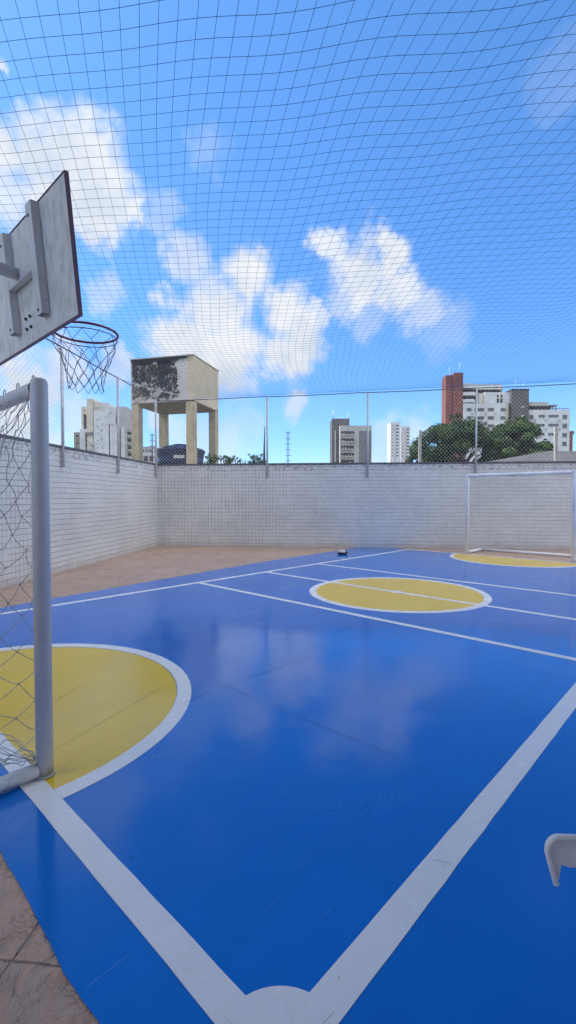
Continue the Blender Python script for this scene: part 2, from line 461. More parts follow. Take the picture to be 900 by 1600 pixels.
# ------------------------------------------------------------------ tiled walls, fences
WH = 2.37
def wall(name, origin, rz, length, thick, label):
    e = empty(name, origin, rz); tag(e, label, 'wall')
    MB().box(0, length, 0, thick, -.04, WH - .05).build('wall_face', M['tiles'], e)
    MB().box(-.0, length, -.018, thick + .02, WH - .048, WH).build('coping', M['coping'], e, .006)
    return e
wall('tiled_wall', (*ws(0, 0)[:2], 0), -WA, 19, .16, 'white painted wall of small square tiles behind the far goal')
# left wall: local x runs from the corner towards the viewer, local +y must point outwards (left)
e = empty('tiled_wall', (*ws(0, 0)[:2], 0), -WA - math.pi / 2); tag(e, 'white painted tile wall on the left, receding behind the near goal post', 'wall')
MB().box(0, 21, -.16, 0, -.04, WH - .05).build('wall_face', M['tiles_l'], e)
MB().box(0, 21, -.18, .018, WH - .048, WH).build('coping', M['coping'], e, .006)

FT = 4.2
def zrail_back(s): return 4.17 + .02 * s - .012 * math.sin(math.pi * ((s / 2.85) % 1))
def fence(label, along_back, poles, length):
    fe = empty('net_fence', ws(0, 0)); tag(fe, label, 'fence', 'netting fences standing on the tiled walls')
    inv = Matrix.Translation(-Vector(ws(0, 0)))
    P = (lambda d, z, off=0.: Vector(ws(d, off, z)) - Vector(ws(0, 0))) if along_back else (lambda d, z, off=0.: Vector(ws(off, d, z)) - Vector(ws(0, 0)))
    top = zrail_back if along_back else (lambda d: 4.19 - .01 * math.sin(math.pi * ((d / 2.3) % 1)))
    for d in poles:
        mb = MB(); mb.tube([P(d, WH - .40, .045), P(d, top(d) - .02, .045)], .027, 10)
        for zz in (WH - .32, WH - .12): mb.tube([P(d, zz, .0), P(d, zz, .075)], .009, 6)
        mb.build('fence_pole', M['grey_steel'], fe)
    n = int(length / .3)
    MB().tube([P(length * i / n, top(length * i / n), .045) for i in range(n + 1)], .013, 6).build('top_rail', M['rail'], fe)
    # diamond netting
    mb = MB(); pitch = .098; lo = WH + .01; h = FT - lo; r = .0021
    k = -int(h / pitch) - 1
    while k * pitch < length:
        for sgn in (1, -1):
            x0 = k * pitch if sgn > 0 else k * pitch + h
            pts = []
            steps = 18
            for i in range(steps + 1):
                x = x0 + sgn * h * i / steps; z = lo + (top(max(x, 0)) - lo) * i / steps
                if 0 <= x <= length: pts.append(P(x, z, .03 + .012 * math.sin(x * 5)))
            if len(pts) > 1: mb.tube(pts, r, 3, cap=False)
        k += 1
    mb.build('netting', M['net_grey'], fe)
    return fe
fence('net fence with thin grey poles on top of the left wall, beside the basketball hoop', False, [.265, 2.617, 4.90, 7.2, 9.5], 11.5)
fence('net fence with grey poles on top of the far wall, behind the white goal', True, [3.195, 5.99, 8.88, 11.7], 14.6)

# overhead net, sagging
def build_net():
    c = .119; nt_ = 138; ns = 118
    def shear(d):                                # d = distance towards the viewer
        x = max(0, d - 5.2)
        return .37 * (x - 1.5 * (1 - math.exp(-x / 1.5)))
    def pos(i, k):
        s, d = i * c, k * c
        # skewed sag: hung on the far rail and on a cable about three metres in front of the viewer
        L = 11.0
        if d < L: q = d / L; prof = math.sin(math.pi * q ** .8) ** 1.1
        else: q = (d - L) / 8.; prof = .15 * math.sin(math.pi * min(q, 1))
        across = min(1, (s / 3.2)) ** .8 if s < 3.2 else 1
        z = FT + .024 * s - .38 * prof * across
        z += .020 * math.sin(s * 1.9 + d * .35) * prof + .005 * math.sin(s * 4.1 + 1.3) * math.sin(d * 1.7)
        sx = s + shear(d) + .045 * math.sin(d * 1.1 + .7) * across + .012 * math.sin(s * 3.1 + d * 2.3) * across
        dd = d + .012 * math.sin(s * .7) * prof + .015 * math.sin(s * 5.3 + d * 1.1) * across
        return ws(sx, dd, z)
    mb = MB(); r = .00160
    for k in range(nt_ + 1): mb.tube([pos(i, k) for i in range(ns + 1)], r, 3, cap=False)
    for i in range(ns + 1): mb.tube([pos(i, k) for k in range(nt_ + 1)], r, 3, cap=False)
    # knots where the threads cross (only where near enough to read)
    for k in range(10, nt_):
        for i in range(ns):
            p = Vector(pos(i, k)); q = .0030
            mb.add([p + Vector(v) * q for v in ((1,0,0),(-1,0,0),(0,1,0),(0,-1,0),(0,0,1),(0,0,-1))],
                   [(0,2,4),(2,1,4),(1,3,4),(3,0,4),(2,0,5),(1,2,5),(3,1,5),(0,3,5)])
    o = mb.build('overhead_net', M['net_teal'])
    tag(o, 'dark blue square mesh net stretched overhead across the sky above the whole court', 'net')
build_net()
mb = MB(); a = Vector(ws(.05, 2.617, 4.17)); b = Vector(ws(1.9, .04, 4.16))
mb.tube([a.lerp(b, t / 16) - Vector((0, 0, .10 * math.sin(math.pi * t / 16))) for t in range(17)], .009, 6)
tag(mb.build('support_cable', M['grey_steel']), 'slack grey cable cutting across the fence corner in front of the water tower', 'cable')

# ------------------------------------------------------------------ basketball backboard
bb = empty('basketball_hoop', (*uv(-.25, 3.57), 0), COURT_RZ)
tag(bb, 'basketball backboard seen from behind on a steel arm, with red rim and hanging net', 'basketball hoop')
BO = Vector((1.20 + .25, 3.57 - 3.57, 2.46)); TILT = Matrix.Translation(BO) @ Matrix.Rotation(R(-5.2), 4, 'Y')
BV0, BV1, BHt = -.775, .775, .775
mbo = MB(); mbo.box(0, .018, BV0, BV1, 0, BHt, M=TILT); mbo.build('board', M['board'], bb)
mbe = MB(); e_ = .004
for a in ((-e_, .018 + e_, BV0 - .005, BV0 - .0005, -.004, BHt + .004), (-e_, .018 + e_, BV1 + .0005, BV1 + .005, -.004, BHt + .004), (-e_, .018 + e_, BV0 - .005, BV1 + .005, -.009, -.0045), (-e_, .018 + e_, BV0 - .005, BV1 + .005, BHt + .0045, BHt + .009)):
    mbe.box(*a, M=TILT)
mbe.build('edge_trim', M['board_edge'], bb)
for vc in (-.335, .20):
    mc = MB()
    mc.box(-.052, -.046, vc - .046, vc + .046, .10, .775, M=TILT)          # flat of the channel
    mc.box(-.046, -.002, vc - .046, vc - .041, .10, .775, M=TILT)
    mc.box(-.046, -.002, vc + .041, vc + .046, .10, .775, M=TILT)
    ch = mc.build('mounting_channel', M['white_steel'], bb, .0015)
    for zz in (.13, .70):
        mh = MB().tube([TILT @ Vector((-.0545, vc + .01, zz)), TILT @ Vector((-.0515, vc + .01, zz))], .011, 10)
        mh.build('bolt_hole', M['hole'], ch)
mh = MB(); mh.box(-.050, -.044, -.288, .153, .385, .47, M=TILT); mh.box(-.044, -.006, -.288, .153, .385, .391, M=TILT); mh.box(-.044, -.006, -.288, .153, .464, .47, M=TILT)
mh.build('cross_channel', M['white_steel'], bb, .0015)
for dv in (-.04, .04):
    for dz in (.10, .17):
        MB().tube([TILT @ Vector((-.012, dv - .01, dz)), TILT @ Vector((-.0005, dv - .01, dz))], .0105, 6).build('bolt', M['hole'], bb)
ma = MB(); ma.tube([(0, 0, 2.93), TILT @ Vector((-.053, -.03, .44))], .040, 14)
ma.build('support_arm', M['white_steel'], bb)
ma = MB(); ma.tube([(0, 0, 0), (0, 0, 3.0)], .057, 18); ma.box(-.15, .15, -.15, .15, 0, .012)
ma.build('support_pole', M['white_steel'], bb)
RZ = 2.625; RC = Vector((BO.x + .38, -.005, RZ)); RR = .228
mr = MB()
mr.tube([RC + Vector((RR * math.cos(t), RR * math.sin(t), 0)) for t in [2 * math.pi * i / 40 for i in range(40)]], .009, 8, closed=True)
mr.tube([RC + Vector((RR * .985 * math.cos(t), RR * .985 * math.sin(t), -.035)) for t in [2 * math.pi * i / 40 for i in range(40)]], .0035, 6, closed=True)
for sg in (-1, 1):
    mr.tube([Vector((BO.x + .0, sg * .06 - .03, RZ - .0)), RC + Vector((-RR * .55, sg * RR * .84, 0))], .007, 6)
    mr.tube([Vector((BO.x + .0, sg * .05 - .03, RZ - .06)), RC + Vector((-RR * .8, sg * RR * .5, -.034))], .005, 6)
mr.box(BO.x + .018, BO.x + .03, -.10, .04, RZ - .09, RZ + .02)
hoop = mr.build('hoop', M['rim'], bb)
mn = MB(); rn = random.Random(5); NS = 12; LV = 6
def hp(l, k):
    a = 2 * math.pi * (k + .5 * (l % 2)) / NS
    rr = (RR * .985, .215, .18, .15, .13, .122, .12)[l]
    z = -.035 - (0, .07, .145, .215, .285, .345, .39)[l]
    j = .0 if l == 0 else .008
    rr_ = random.Random(l * 50 + k % NS)
    return RC + Vector((rr * math.cos(a) + rr_.uniform(-j, j), rr * math.sin(a) + rr_.uniform(-j, j), z + rr_.uniform(-j, j) * 1.3))
for l in range(LV):
    for k in range(NS):
        k2 = k if l % 2 else k - 1
        for kk in ((k, k - 1) if l % 2 == 0 else (k, k + 1)):
            if rn.random() < .04: continue
            p, q = hp(l, k), hp(l + 1, kk % NS)
            mid = (p + q) / 2 + Vector((rn.uniform(-.006, .006), rn.uniform(-.006, .006), -.004))
            mn.tube([p * (1 - t) ** 2 + (mid * 2 - (p + q) / 2) * 2 * t * (1 - t) + q * t * t for t in (0, .2, .4, .6, .8, 1)], .0021, 5, cap=False)
mn.build('hoop_net', M['net_hoop'], hoop)

# ------------------------------------------------------------------ goals
def goal(u, v0, v1, back, label, near):
    """origin at the foot of the post nearest the viewer; local x = u, y = v"""
    e = empty('goal', (*uv(u, v0), .007), COURT_RZ); tag(e, label, 'goal', 'small white futsal goals facing each other')
    w = v1 - v0; sg = -1 if near else 1; WS = M['white_steel'] if near else M['white_goal']
    z1 = 1.965 if near else 1.975
    r = .040 if near else .044
    for y in (0, w):
        prof = [(r, 0), (r, z1 - .03), (r * .93, z1 - .014), (r * .75, z1 - .004), (r * .4, z1)] if near else [(r, 0), (r, z1 - .004), (r * .97, z1)]
        MB().lathe(prof, 22, (0, y, 0)).build('post', WS, e)
    zc = z1 - .045 if near else z1 - r
    MB().tube([(0, r * .9, zc), (0, w - r * .9, zc)], r * .95, 18, cap=False).build('crossbar', WS, e)
    for y in (0, w):
        MB().tube([(sg * r * .9, y, .042), (sg * back, y, .036)], .034, 14).build('ground_bar', WS, e)
    MB().tube([(sg * back, 0, .036), (sg * back, w, .036)], .034, 14).build('back_bar', WS, e)
    if not near:
        MB().tube([(sg * back, .52, .036), (sg * back, .55, .036)], .043, 14).build('coupling', WS, e)
        return e
    for y in (0, w):
        MB().lathe([(.0372, 0), (.046, .002), (.045, .008), (.0405, .014)], 20, (0, y, 0)).build('weld_collar', WS, e)
    # hooks along the inner side of the near post and on top of the crossbar
    rh = random.Random(11)
    for z in (.06, .335, .62, .93, 1.235, 1.50, 1.76):
        pts = [Vector((-.012, r + .013, z)) + Vector((0, .016 * math.cos(t), .016 * math.sin(t))) for t in [2 * math.pi * i / 10 for i in range(10)]]
        MB().tube(pts, .003, 5, closed=True).build('net_hook', M['grey_steel'], e)
    for y in (.07, .30, .52, .95, 1.4, 1.85, 2.2):
        c = Vector((0, y, zc + r + .012))
        MB().tube([c + Vector((0, .02 * math.cos(t), .017 * math.sin(t))) for t in [2 * math.pi * i / 12 for i in range(12)]], .0032, 5, closed=True).build('net_hook', M['grey_steel'], e)
    # loose net: back panel from the crossbar to the back bar, side panels, cord along the post
    nb = MB()
    cell = .11
    def web(P, nu, nv, jit, r_=.0017, drop=.05):
        rr = random.Random(nu * 7 + nv)
        grid = {}
        for j in range(nv + 1):
            for i in range(nu + 1):
                p = P(i / nu, j / nv)
                k = jit if 0 < j < nv else jit * .25
                grid[i, j] = p + Vector((rr.uniform(-k, k), rr.uniform(-k, k), rr.uniform(-k, k) * .8))
        for j in range(nv):
            for i in range(nu + 1):
                if (i + j) % 2: continue
                for di in (-1, 1):
                    if 0 <= i + di <= nu and rr.random() > .05:
                        a_, b_ = grid[i, j], grid[i + di, j + 1]
                        m = (a_ + b_) / 2 + Vector((rr.uniform(-.012, .012), rr.uniform(-.012, .012), -rr.uniform(0, .02)))
                        c_ = m + (m - (a_ + b_) / 2)
                        nb.tube([a_ * (1 - t) ** 2 + c_ * 2 * t * (1 - t) + b_ * t * t for t in (0, .17, .33, .5, .67, .83, 1)], r_, 5, cap=False)
                        nb.add([a_ + Vector(q) * .0042 for q in ((1,0,0),(-1,0,0),(0,1,0),(0,-1,0),(0,0,1.4),(0,0,-1.4))], [(0,2,4),(2,1,4),(1,3,4),(3,0,4),(2,0,5),(1,2,5),(3,1,5),(0,3,5)], 0, True)
    def backp(a_, b_):
        y = .03 + (w - .06) * a_; x = -(.03 + (back - .03) * b_ ** .8) ; z = (zc - .03) * (1 - b_) + .06 * b_
        sag = math.sin(math.pi * b_)
        return Vector((x + .10 * sag * math.sin(y * 4) + .12 * sag, y, z - .06 * sag))
    web(backp, 30, 24, .022)
    def sidep(a_, b_):                # a_ from post to bar end, b_ from top to ground
        z = (zc - .05) * (1 - b_) + .05 * b_
        reach = .02 + (back - .04) * (b_ ** .9)
        x = -reach * a_
        return Vector((x - .01, .045 + .05 * math.sin(b_ * 9) * a_ * 1.2 + .06 * math.sin(math.pi * a_), z))
    web(sidep, 8, 22, .016)
    def sidef(a_, b_):
        p = sidep(a_, b_); return Vector((p.x, w - p.y, p.z))
    web(sidef, 8, 22, .016)
    pts = []
    for i in range(60):
        z = .05 + (zc - .08) * i / 59
        pts.append(Vector((-.014, r + .018 + .012 * abs(math.sin(z * 5.5)) + rh.uniform(-.002, .002), z)))
    nb.tube(pts, .0035, 5)
    # bunched torn ends near the foot
    for q in range(9):
        p = Vector((-.02, .06, .07)); pp = [p]
        for s in range(7):
            p = p + Vector((rh.uniform(-.06, .0), rh.uniform(-.01, .05), rh.uniform(-.04, .045))); p.z = max(p.z, .05); pp.append(p)
        nb.tube(pp, .0022, 4, cap=False)
    nb.build('goal_net', M['net_white'], e)
    return e
goal(.865, 2.475, 4.78, .95, 'near goal at the left edge with a loose tangled net', True)
goal(11.60, 2.49, 4.80, .95, 'far white goal frame without net, standing before the back wall', False)

# ------------------------------------------------------------------ squashed ball
bx, by = uv(9.42, 7.0)
mb = MB(); n = 20; rings = 12; vs = []
for j in range(rings + 1):
    ph = math.pi * j / rings
    for i in range(n):
        th = 2 * math.pi * i / n
        x, y, z = math.sin(ph) * math.cos(th) * .13, math.sin(ph) * math.sin(th) * .095, -math.cos(ph) * .066
        if z > 0: z *= 1 - .55 * math.exp(-((x - .06) ** 2 + y ** 2) / .0016)
        if z < -.045: z = -.045
        vs.append((x, y, z + .045))
fs = [(j * n + i, j * n + (i + 1) % n, (j + 1) * n + (i + 1) % n, (j + 1) * n + i) for j in range(rings) for i in range(n)]
def mat_ball():
    m, nt, b = newmat('ball_leather'); co = coords(nt)
    v = nt.nodes.new('ShaderNodeTexVoronoi'); v.inputs['Scale'].default_value = 14; nt.links.new(co, v.inputs['Vector'])
    sx = nt.nodes.new('ShaderNodeSeparateXYZ'); nt.links.new(co, sx.inputs[0])
    t = mth(nt, 'MULTIPLY', mapr(nt, sx.outputs[2], .04, .055), mapr(nt, sx.outputs[0], .05, .085, 1, 0))
    nt.links.new(mixc(nt, t, (.07, .035, .04), (.55, .50, .47)), b.inputs['Base Color']); b.inputs['Roughness'].default_value = .6
    return m
mb.add(vs, fs, 0, True)
o = mb.build('ball', mat_ball()); o.location = (bx, by, .006); o.rotation_euler = (0, 0, R(-10))
tag(o, 'small squashed ball, pale on top, dark brown below, at the court edge', 'ball')

# ------------------------------------------------------------------ white chair, mostly outside the frame on the right
ce = empty('white_chair', (.88, .78, .005)); tag(ce, 'white chair at the lower right edge, only a rounded corner in view', 'chair')
def railpoly(x): return 0
mc = MB()
# curved top rail: a plate with rolled rim and a short return at the left end
X0, X1, ZB, ZT = -.305, .27, .560, .637
prof = []
for i in range(9):
    t = math.pi / 2 * i / 8
    prof.append((X0 + .028 * (1 - math.cos(t)) * 1.0, ZT - .036 + .032 * math.sin(t)))
prof += [(X0 + .10, ZT - .006), (X0 + .20, ZT - .016), (X1, ZT - .02)]
lower = [(X1, ZB), (X0 + .055, ZB), (X0 + .035, ZB + .006), (X0 + .030, ZB - .028), (X0 + .021, ZB - .034)]
outl = prof + lower
nn = len(outl); yb, yf = .262, .254
vs = [(x, yf, z) for x, z in outl] + [(x, yb, z) for x, z in outl]
mc.add(vs, [tuple(range(nn)), tuple(range(2 * nn - 1, nn - 1, -1))] + [(i, nn + i, nn + (i + 1) % nn, (i + 1) % nn) for i in range(nn)])
rim = [(x, .249, z) for x, z in [(X0 + .021, ZB - .034)] + prof]
mc.tube(rim, .0062, 10)
mc.build('top_rail', M['plastic'], ce, .001)
for x in (-.20, .22):
    MB().tube([(x, .262, 0), (x, .262, .585)], .014, 10).build('leg', M['plastic'], ce)
    MB().tube([(x, -.16, 0), (x, -.16, .405)], .014, 10).build('leg', M['plastic'], ce)
MB().box(-.21, .23, -.19, .25, .395, .415).build('seat', M['plastic'], ce, .008)

# ------------------------------------------------------------------ water tower with stained tank
te = empty('water_tower', (-7.71, 23.45, 0), R(-14.7))
tag(te, 'old concrete water tower on four ochre columns, its square tank black with mould', 'water tower')
TW, TD, TZ0, TZ1 = 3.34, 3.0, 6.02, 8.13
o = MB().box(0, TW, 0, TD, 0, TZ1 - TZ0).build('tank', M['tank'], te); o.location = (0, 0, TZ0)
MB().box(-.03, TW + .03, -.03, TD + .03, TZ1 + .001, TZ1 + .05).build('top_slab', M['concrete'], te)
MB().box(.02, TW - .02, .02, TD - .02, TZ0 - .05, TZ0 - .001).build('soffit', M['tower_under'], te)
for x, y in ((0, 0), (TW - .4, 0), (0, TD - .4), (TW - .4, TD - .4)):
    MB().box(x + .004, x + .4 - .004, y + .004, y + .4 - .004, 0, TZ0 - .052).build('column', M['column'], te, .012)
MB().box(.5, TW - .5, .5, TD - .5, 0, 2.28).build('plinth', M['concrete'], te)
# round blue plastic tank standing on the plinth
tk = empty('water_tank', (-5.53, 24.4, 2.28)); tag(tk, 'round dark blue plastic water tank with shallow conical lid between the tower columns', 'water tank')
MB().lathe([(1.02, 0), (1.08, .4), (1.10, .42), (1.10, .46), (1.09, .48), (1.16, .9), (1.18, .92), (1.18, .97), (1.165, .99), (1.22, 1.36), (1.26, 1.38), (1.26, 1.44), (1.2, 1.46)], 48).build('tank_body', M['tank_blue'], tk)
lid = MB().lathe([(1.27, 1.463), (1.28, 1.50), (1.2, 1.545), (.7, 1.70), (.32, 1.80), (.3, 1.85), (.05, 1.87)], 48)
for k in range(12):
    a = 2 * math.pi * k / 12
    lid.tube([(1.2 * math.cos(a), 1.2 * math.sin(a), 1.55), (.7 * math.cos(a), .7 * math.sin(a), 1.705), (.3 * math.cos(a), .3 * math.sin(a), 1.81)], .03, 5)
lid.build('lid', M['tank_blue'], tk)
mb = MB(); 
for i in range(6):
    a0, a1 = R(-92 + i * 4), R(-88 + i * 4)
    mb.add([(1.225 * math.cos(a), 1.225 * math.sin(a), z) for a, z in ((a0, 1.05), (a1, 1.05), (a1, 1.2), (a0, 1.2))], [(0, 1, 2, 3)])
mb.build('sticker', M['paper'], tk)

# ------------------------------------------------------------------ far buildings; each is built at its true distance
def wx(px, D): return (px - 450) / 741 * D
def wz(py, D): return EYE + (778 - py) / 741 * D
class Bld:
    def __init__(s, name, cx, D, label, cat='building'):
        s.D = D; s.o = Vector((wx(cx, D), D, 0)); s.e = empty(name, s.o); tag(s.e, label, cat)
    def part(s, name, mat, x0, x1, yt, yb=None, front=0, depth=10, parent=None, bevel=0):
        """front > 0 moves the face back by that many metres"""
        D = s.D + front
        zb = 0 if yb is None else wz(yb, D)
        mb = MB().box(wx(x0, D) - s.o.x, wx(x1, D) - s.o.x, front, front + depth, zb, wz(yt, D))
        return mb.build(name, M[mat], parent or s.e)
    def win(s, x0, x1, yt, yb, mat='glass', front=0, parent=None, frame=True):
        D = s.D + front
        a, b, c, d = wx(x0, D) - s.o.x, wx(x1, D) - s.o.x, wz(yb, D), wz(yt, D)
        fr = MB()
        t = .12
        if frame:
            for q in ((a - t, a, c - t, d + t), (b, b + t, c - t, d + t), (a, b, c - t, c), (a, b, d, d + t)): fr.box(q[0], q[1], front - .10, front - .003, q[2], q[3])
            w = fr.build('window', M['f_grey'], parent or s.e)
        else: w = parent or s.e
        p = MB(); n = max(1, round((b - a) / 1.5))
        p.box(a + .003, b - .003, front - .05, front - .004, c + .003, d - .003)
        p.build('pane' if frame else 'window', M[mat], w)

# white block on the left, sunlit faces painted cream, behind the fence
A = Bld('apartment_building', 155, 200, 'white high rise with stepped top, its sunlit faces painted cream, left of the water tower')
A.part('annex', 'f_brown', 117, 126, 676, front=6, depth=10)
A.part('side_block', 'f_white', 126, 138, 671, front=2, depth=12)
A.part('stair_tower', 'f_cream_lit', 137.5, 147, 624, front=1, depth=9)
A.part('stair_tower', 'f_cream_lit', 129, 137.3, 636.5, front=4, depth=9)
A.part('tall_opening', 'shade_room', 132.5, 136.5, 648, 671, front=3.8, depth=.15)
A.part('rooftop_block', 'f_cream_lit', 148.5, 158, 629, 645, front=1.6, depth=6)
A.part('rooftop_block', 'f_white', 158.2, 171, 630, 646, front=3, depth=8)
A.part('main_block', 'f_white', 148, 176, 648, front=0, depth=14)
A.part('main_block', 'f_white', 148, 166, 644, 648, front=.2, depth=12)
A.part('rear_block', 'f_white', 167, 183.5, 636.5, front=6, depth=12)
A.part('main_block', 'f_white', 176.2, 183.5, 664, front=.4, depth=12)
A.part('east_block', 'f_grey', 184, 198, 636, front=5, depth=12)
A.part('balcony_wing', 'f_grey', 198.3, 207, 669, front=7, depth=10)
A.part('fin', 'f_white', 190, 194, 667, front=3.5, depth=2)
A.part('slit', 'shade_room', 186, 189.5, 667, 716, front=4.8, depth=.3)
A.part('balcony_recess', 'shade_room', 135, 148, 680, 706, front=1.2, depth=.7)
A.part('cornice', 'f_mid', 134, 150, 676, 680, front=.4, depth=2)
for y in (687, 698): A.part('balcony', 'f_grey', 139, 149, y + 3, y + 8, front=-.2, depth=1.6)
for y in (655.5, 666, 677, 688, 699): A.win(153.5, 155, y, y + 2, frame=False)
for y in (671, 684, 697): A.win(159.8, 161, y, y + 4, frame=False)
A.part('slit', 'shade_room', 171.3, 172.9, 664, 716, front=-.06, depth=.05)
A.part('band', 'f_grey', 161, 180, 663, 664, front=-.12, depth=.11)
for y in (675, 686, 697, 708):
    A.win(198.8, 206.5, y, y + 5, 'shade_room', front=7)
    A.part('balcony', 'f_grey', 197.5, 204, y + 5, y + 8.5, front=6, depth=.95)
for y in (680, 691, 702): A.win(120, 124.5, y, y + 4, 'glass', front=6)
for x in (133, 151, 154.5): A.win(x, x + 1.2, 637 if x > 140 else 641, 640 if x > 140 else 644, front=1.6 if x > 140 else 4, frame=False)

# grey block in the middle
B = Bld('apartment_building', 550, 200, 'grey block with dark lift tower, roof antennas and stacked balconies')
B.part('lift_tower', 'f_dark', 518.5, 545.5, 655, front=4, depth=10)
tw = B.part('main_block', 'f_grey', 531, 580, 665.5, front=0, depth=14)
B.part('dark_panel', 'f_mid', 561, 579.9, 674, 722, front=-.25, depth=.24)
B.part('downpipe', 'f_white', 523, 524.2, 673, 722, front=3.6, depth=.35)
for i, y in enumerate((674.3, 685.5, 696.6, 707.8, 718.5)):
    B.part('balcony_recess', 'shade_room', 532.5, 553, y, y + 6.2, front=-.08, depth=.07)
    rr = random.Random(i)
    for k in range(4):
        xx = 534 + k * 4.6 + rr.uniform(0, 1.4); h = rr.uniform(1, 3.6)
        mb = MB().box(wx(xx, 200) - B.o.x, wx(xx + rr.uniform(1, 3.0), 200) - B.o.x, -.2, -.1, wz(y + 6.2, 200), wz(y + 6.2 - h, 200))
        mb.build('balcony_furniture', M['f_grey'], B.e)
    B.part('balcony_rail', 'f_grey', 532, 553.6, y + 4.9, y + 6.3, front=-.9, depth=.6)
for x, h in ((519.3, 10), (521, 12), (527, 3), (531, 4), (536, 3), (543, 6), (545, 9)):
    MB().tube([(wx(x, 206) - B.o.x, 6, wz(655, 206)), (wx(x, 206) - B.o.x, 6, wz(655 - h, 206))], .12, 5).build('antenna', M['grey_steel'], B.e)

# slim white twin towers, far away
for x0, x1, yt, f, lab in ((609.5, 625, 660.5, 0, 'slim white far tower, the taller left one of a pair'), (625.5, 640, 666.5, 8, 'slim white far tower, the lower right one of a pair')):
    C = Bld('far_tower', (x0 + x1) / 2, 430 + f * 3, lab, 'tower')
    C.part('main_block', 'f_white', x0, x1, yt, depth=14)
    C.part('recess_strip', 'f_grey', x0 + 7, x0 + 8.2, yt + 3, 722, front=-.2, depth=.18)
    y = yt + 4
    while y < 716:
        C.win(x0 + 9, x0 + 12.5, y, y + 2.2, 'glass2', frame=False)
        C.win(x0 + 2.5, x0 + 4, y, y + 2, 'f_mid', frame=False)
        y += 5.2

# large complex on the right: brick red tower, rounded balconies, white wings
C = Bld('apartment_building', 790, 150, 'large white apartment complex with brick red and dark towers behind the trees')
C.part('red_tower', 'f_red', 695, 706, 588, front=0, depth=4)
C.part('red_tower', 'f_red', 707.5, 721.5, 584, front=-.6, depth=4)
C.part('upper_floors', 'f_grey', 716, 783, 606, 632, front=3, depth=12)
def wavy(yt, yb, xl, xr, fr, mat='f_white', steps=None):
    D = 150 + fr
    top = [(xl, 1.5), (xl + 1, .2), (xl + 17, -1.0), (xl + 22, -.4), (xl + 30, .4), (xl + 36, .9), (xr - 6, .5), (xr, 1.2)] if xr - xl > 50 else [(xl, 1.5), (xl + 1, .2), (xl + 16, -1), (xl + 24, -1), (xr - 2, -.2), (xr, .8)]
    poly = [(wx(x, D) - C.o.x, fr + yy) for x, yy in top] + [(wx(xr, D) - C.o.x, fr + 9), (wx(xl, D) - C.o.x, fr + 9)]
    return MB().prism(poly, wz(yb, D), wz(yt, D)).build('balcony_slab', M[mat], C.e)
wavy(601, 608.5, 711, 784, 0); 
C.part('terrace_recess', 'shade_room', 716, 781, 608.6, 612.5, front=1.6, depth=1.3)
wavy(614.5, 619.5, 711, 745, 0); wavy(625.5, 630.5, 711, 742, 0)
C.part('terrace_recess', 'shade_room', 714, 743, 619.6, 625.4, front=1.8, depth=1.1)
C.win(727, 737, 619.8, 624.6, 'glass2', front=1.7)
C.part('penthouse', 'f_white', 755, 797, 614, 631.2, front=-.4, depth=8)
C.part('penthouse_sunlit_side', 'f_cream_lit', 746, 754.9, 616, 631.2, front=.1, depth=8)  # cream paints sunlight onto the left face of the white penthouse
C.part('penthouse_recess', 'shade_room', 774.5, 783, 618, 630, front=-.5, depth=.08)
C.part('penthouse_stair', 'f_white', 778, 779.4, 616, 630, front=-.8, depth=.25)
C.part('penthouse_slab', 'f_white', 774, 786, 622.5, 623.8, front=-.9, depth=.35)
C.part('main_block', 'f_white', 722, 788, 631.3, front=-.8, depth=14)
C.part('side_block', 'f_cream_lit', 714, 721.8, 633.5, front=2, depth=10)
for x0, x1 in ((728, 734.5), (740, 754.5), (760.5, 769.5), (780.5, 787)):
    C.win(x0, x1, 638.8, 643.2, front=-.8); C.win(x0, x1, 651.4, 656, front=-.8); C.win(x0, x1, 664, 668.4, front=-.8)
C.part('pilaster', 'f_cream_lit', 788.3, 792.5, 630.5, front=-.4, depth=5)
C.part('dark_tower', 'f_dark', 797, 824, 609.5, front=-1.2, depth=9)
C.part('dark_side', 'f_brown', 792.7, 796.8, 629, front=0, depth=6)
C.part('parapet', 'shade_room', 796.8, 824.2, 608.8, 611.2, front=-1.3, depth=9.2)
for y in (635.5, 649.5): C.win(812, 817.5, y, y + 2.2, 'f_grey', front=-1.2, frame=False)
C.part('right_wing', 'f_white', 824.3, 888, 641.2, front=0, depth=14)
C.part('roof_terrace', 'shade_room', 824.4, 858, 635.2, 641.1, front=1.2, depth=6)
C.part('roof_slab', 'f_grey', 824.4, 854, 629, 635.1, front=.4, depth=8)
C.part('pergola', 'f_brown', 853, 868.5, 633.4, 634.9, front=.8, depth=5)
for x in (866, 861): C.part('pergola_post', 'f_brown', x, x + .8, 634.9, 641.1, front=1, depth=.4)
C.part('roof_rail', 'f_mid', 858, 888, 638.6, 639.4, front=.2, depth=.15)
for x in range(860, 889, 4): C.part('rail_post', 'f_mid', x, x + .4, 639.4, 641.1, front=.2, depth=.15)
for y in (649.2, 663.2, 677.3):
    for x0, x1 in ((824.8, 831), (840, 848.5), (855, 870), (877, 883.3)):
        C.win(x0, x1, y, y + (6.2 if x0 in (877, 824.8) else 3.6), 'glass2' if x0 in (855, 877) else 'glass')
C.win(877, 883.3, 691, 697)
C.part('red_fin', 'f_red', 888.3, 893, 675, front=3, depth=6)
C.part('red_fin_cap', 'f_red', 888.3, 895, 674, 679, front=2.9, depth=6.2)

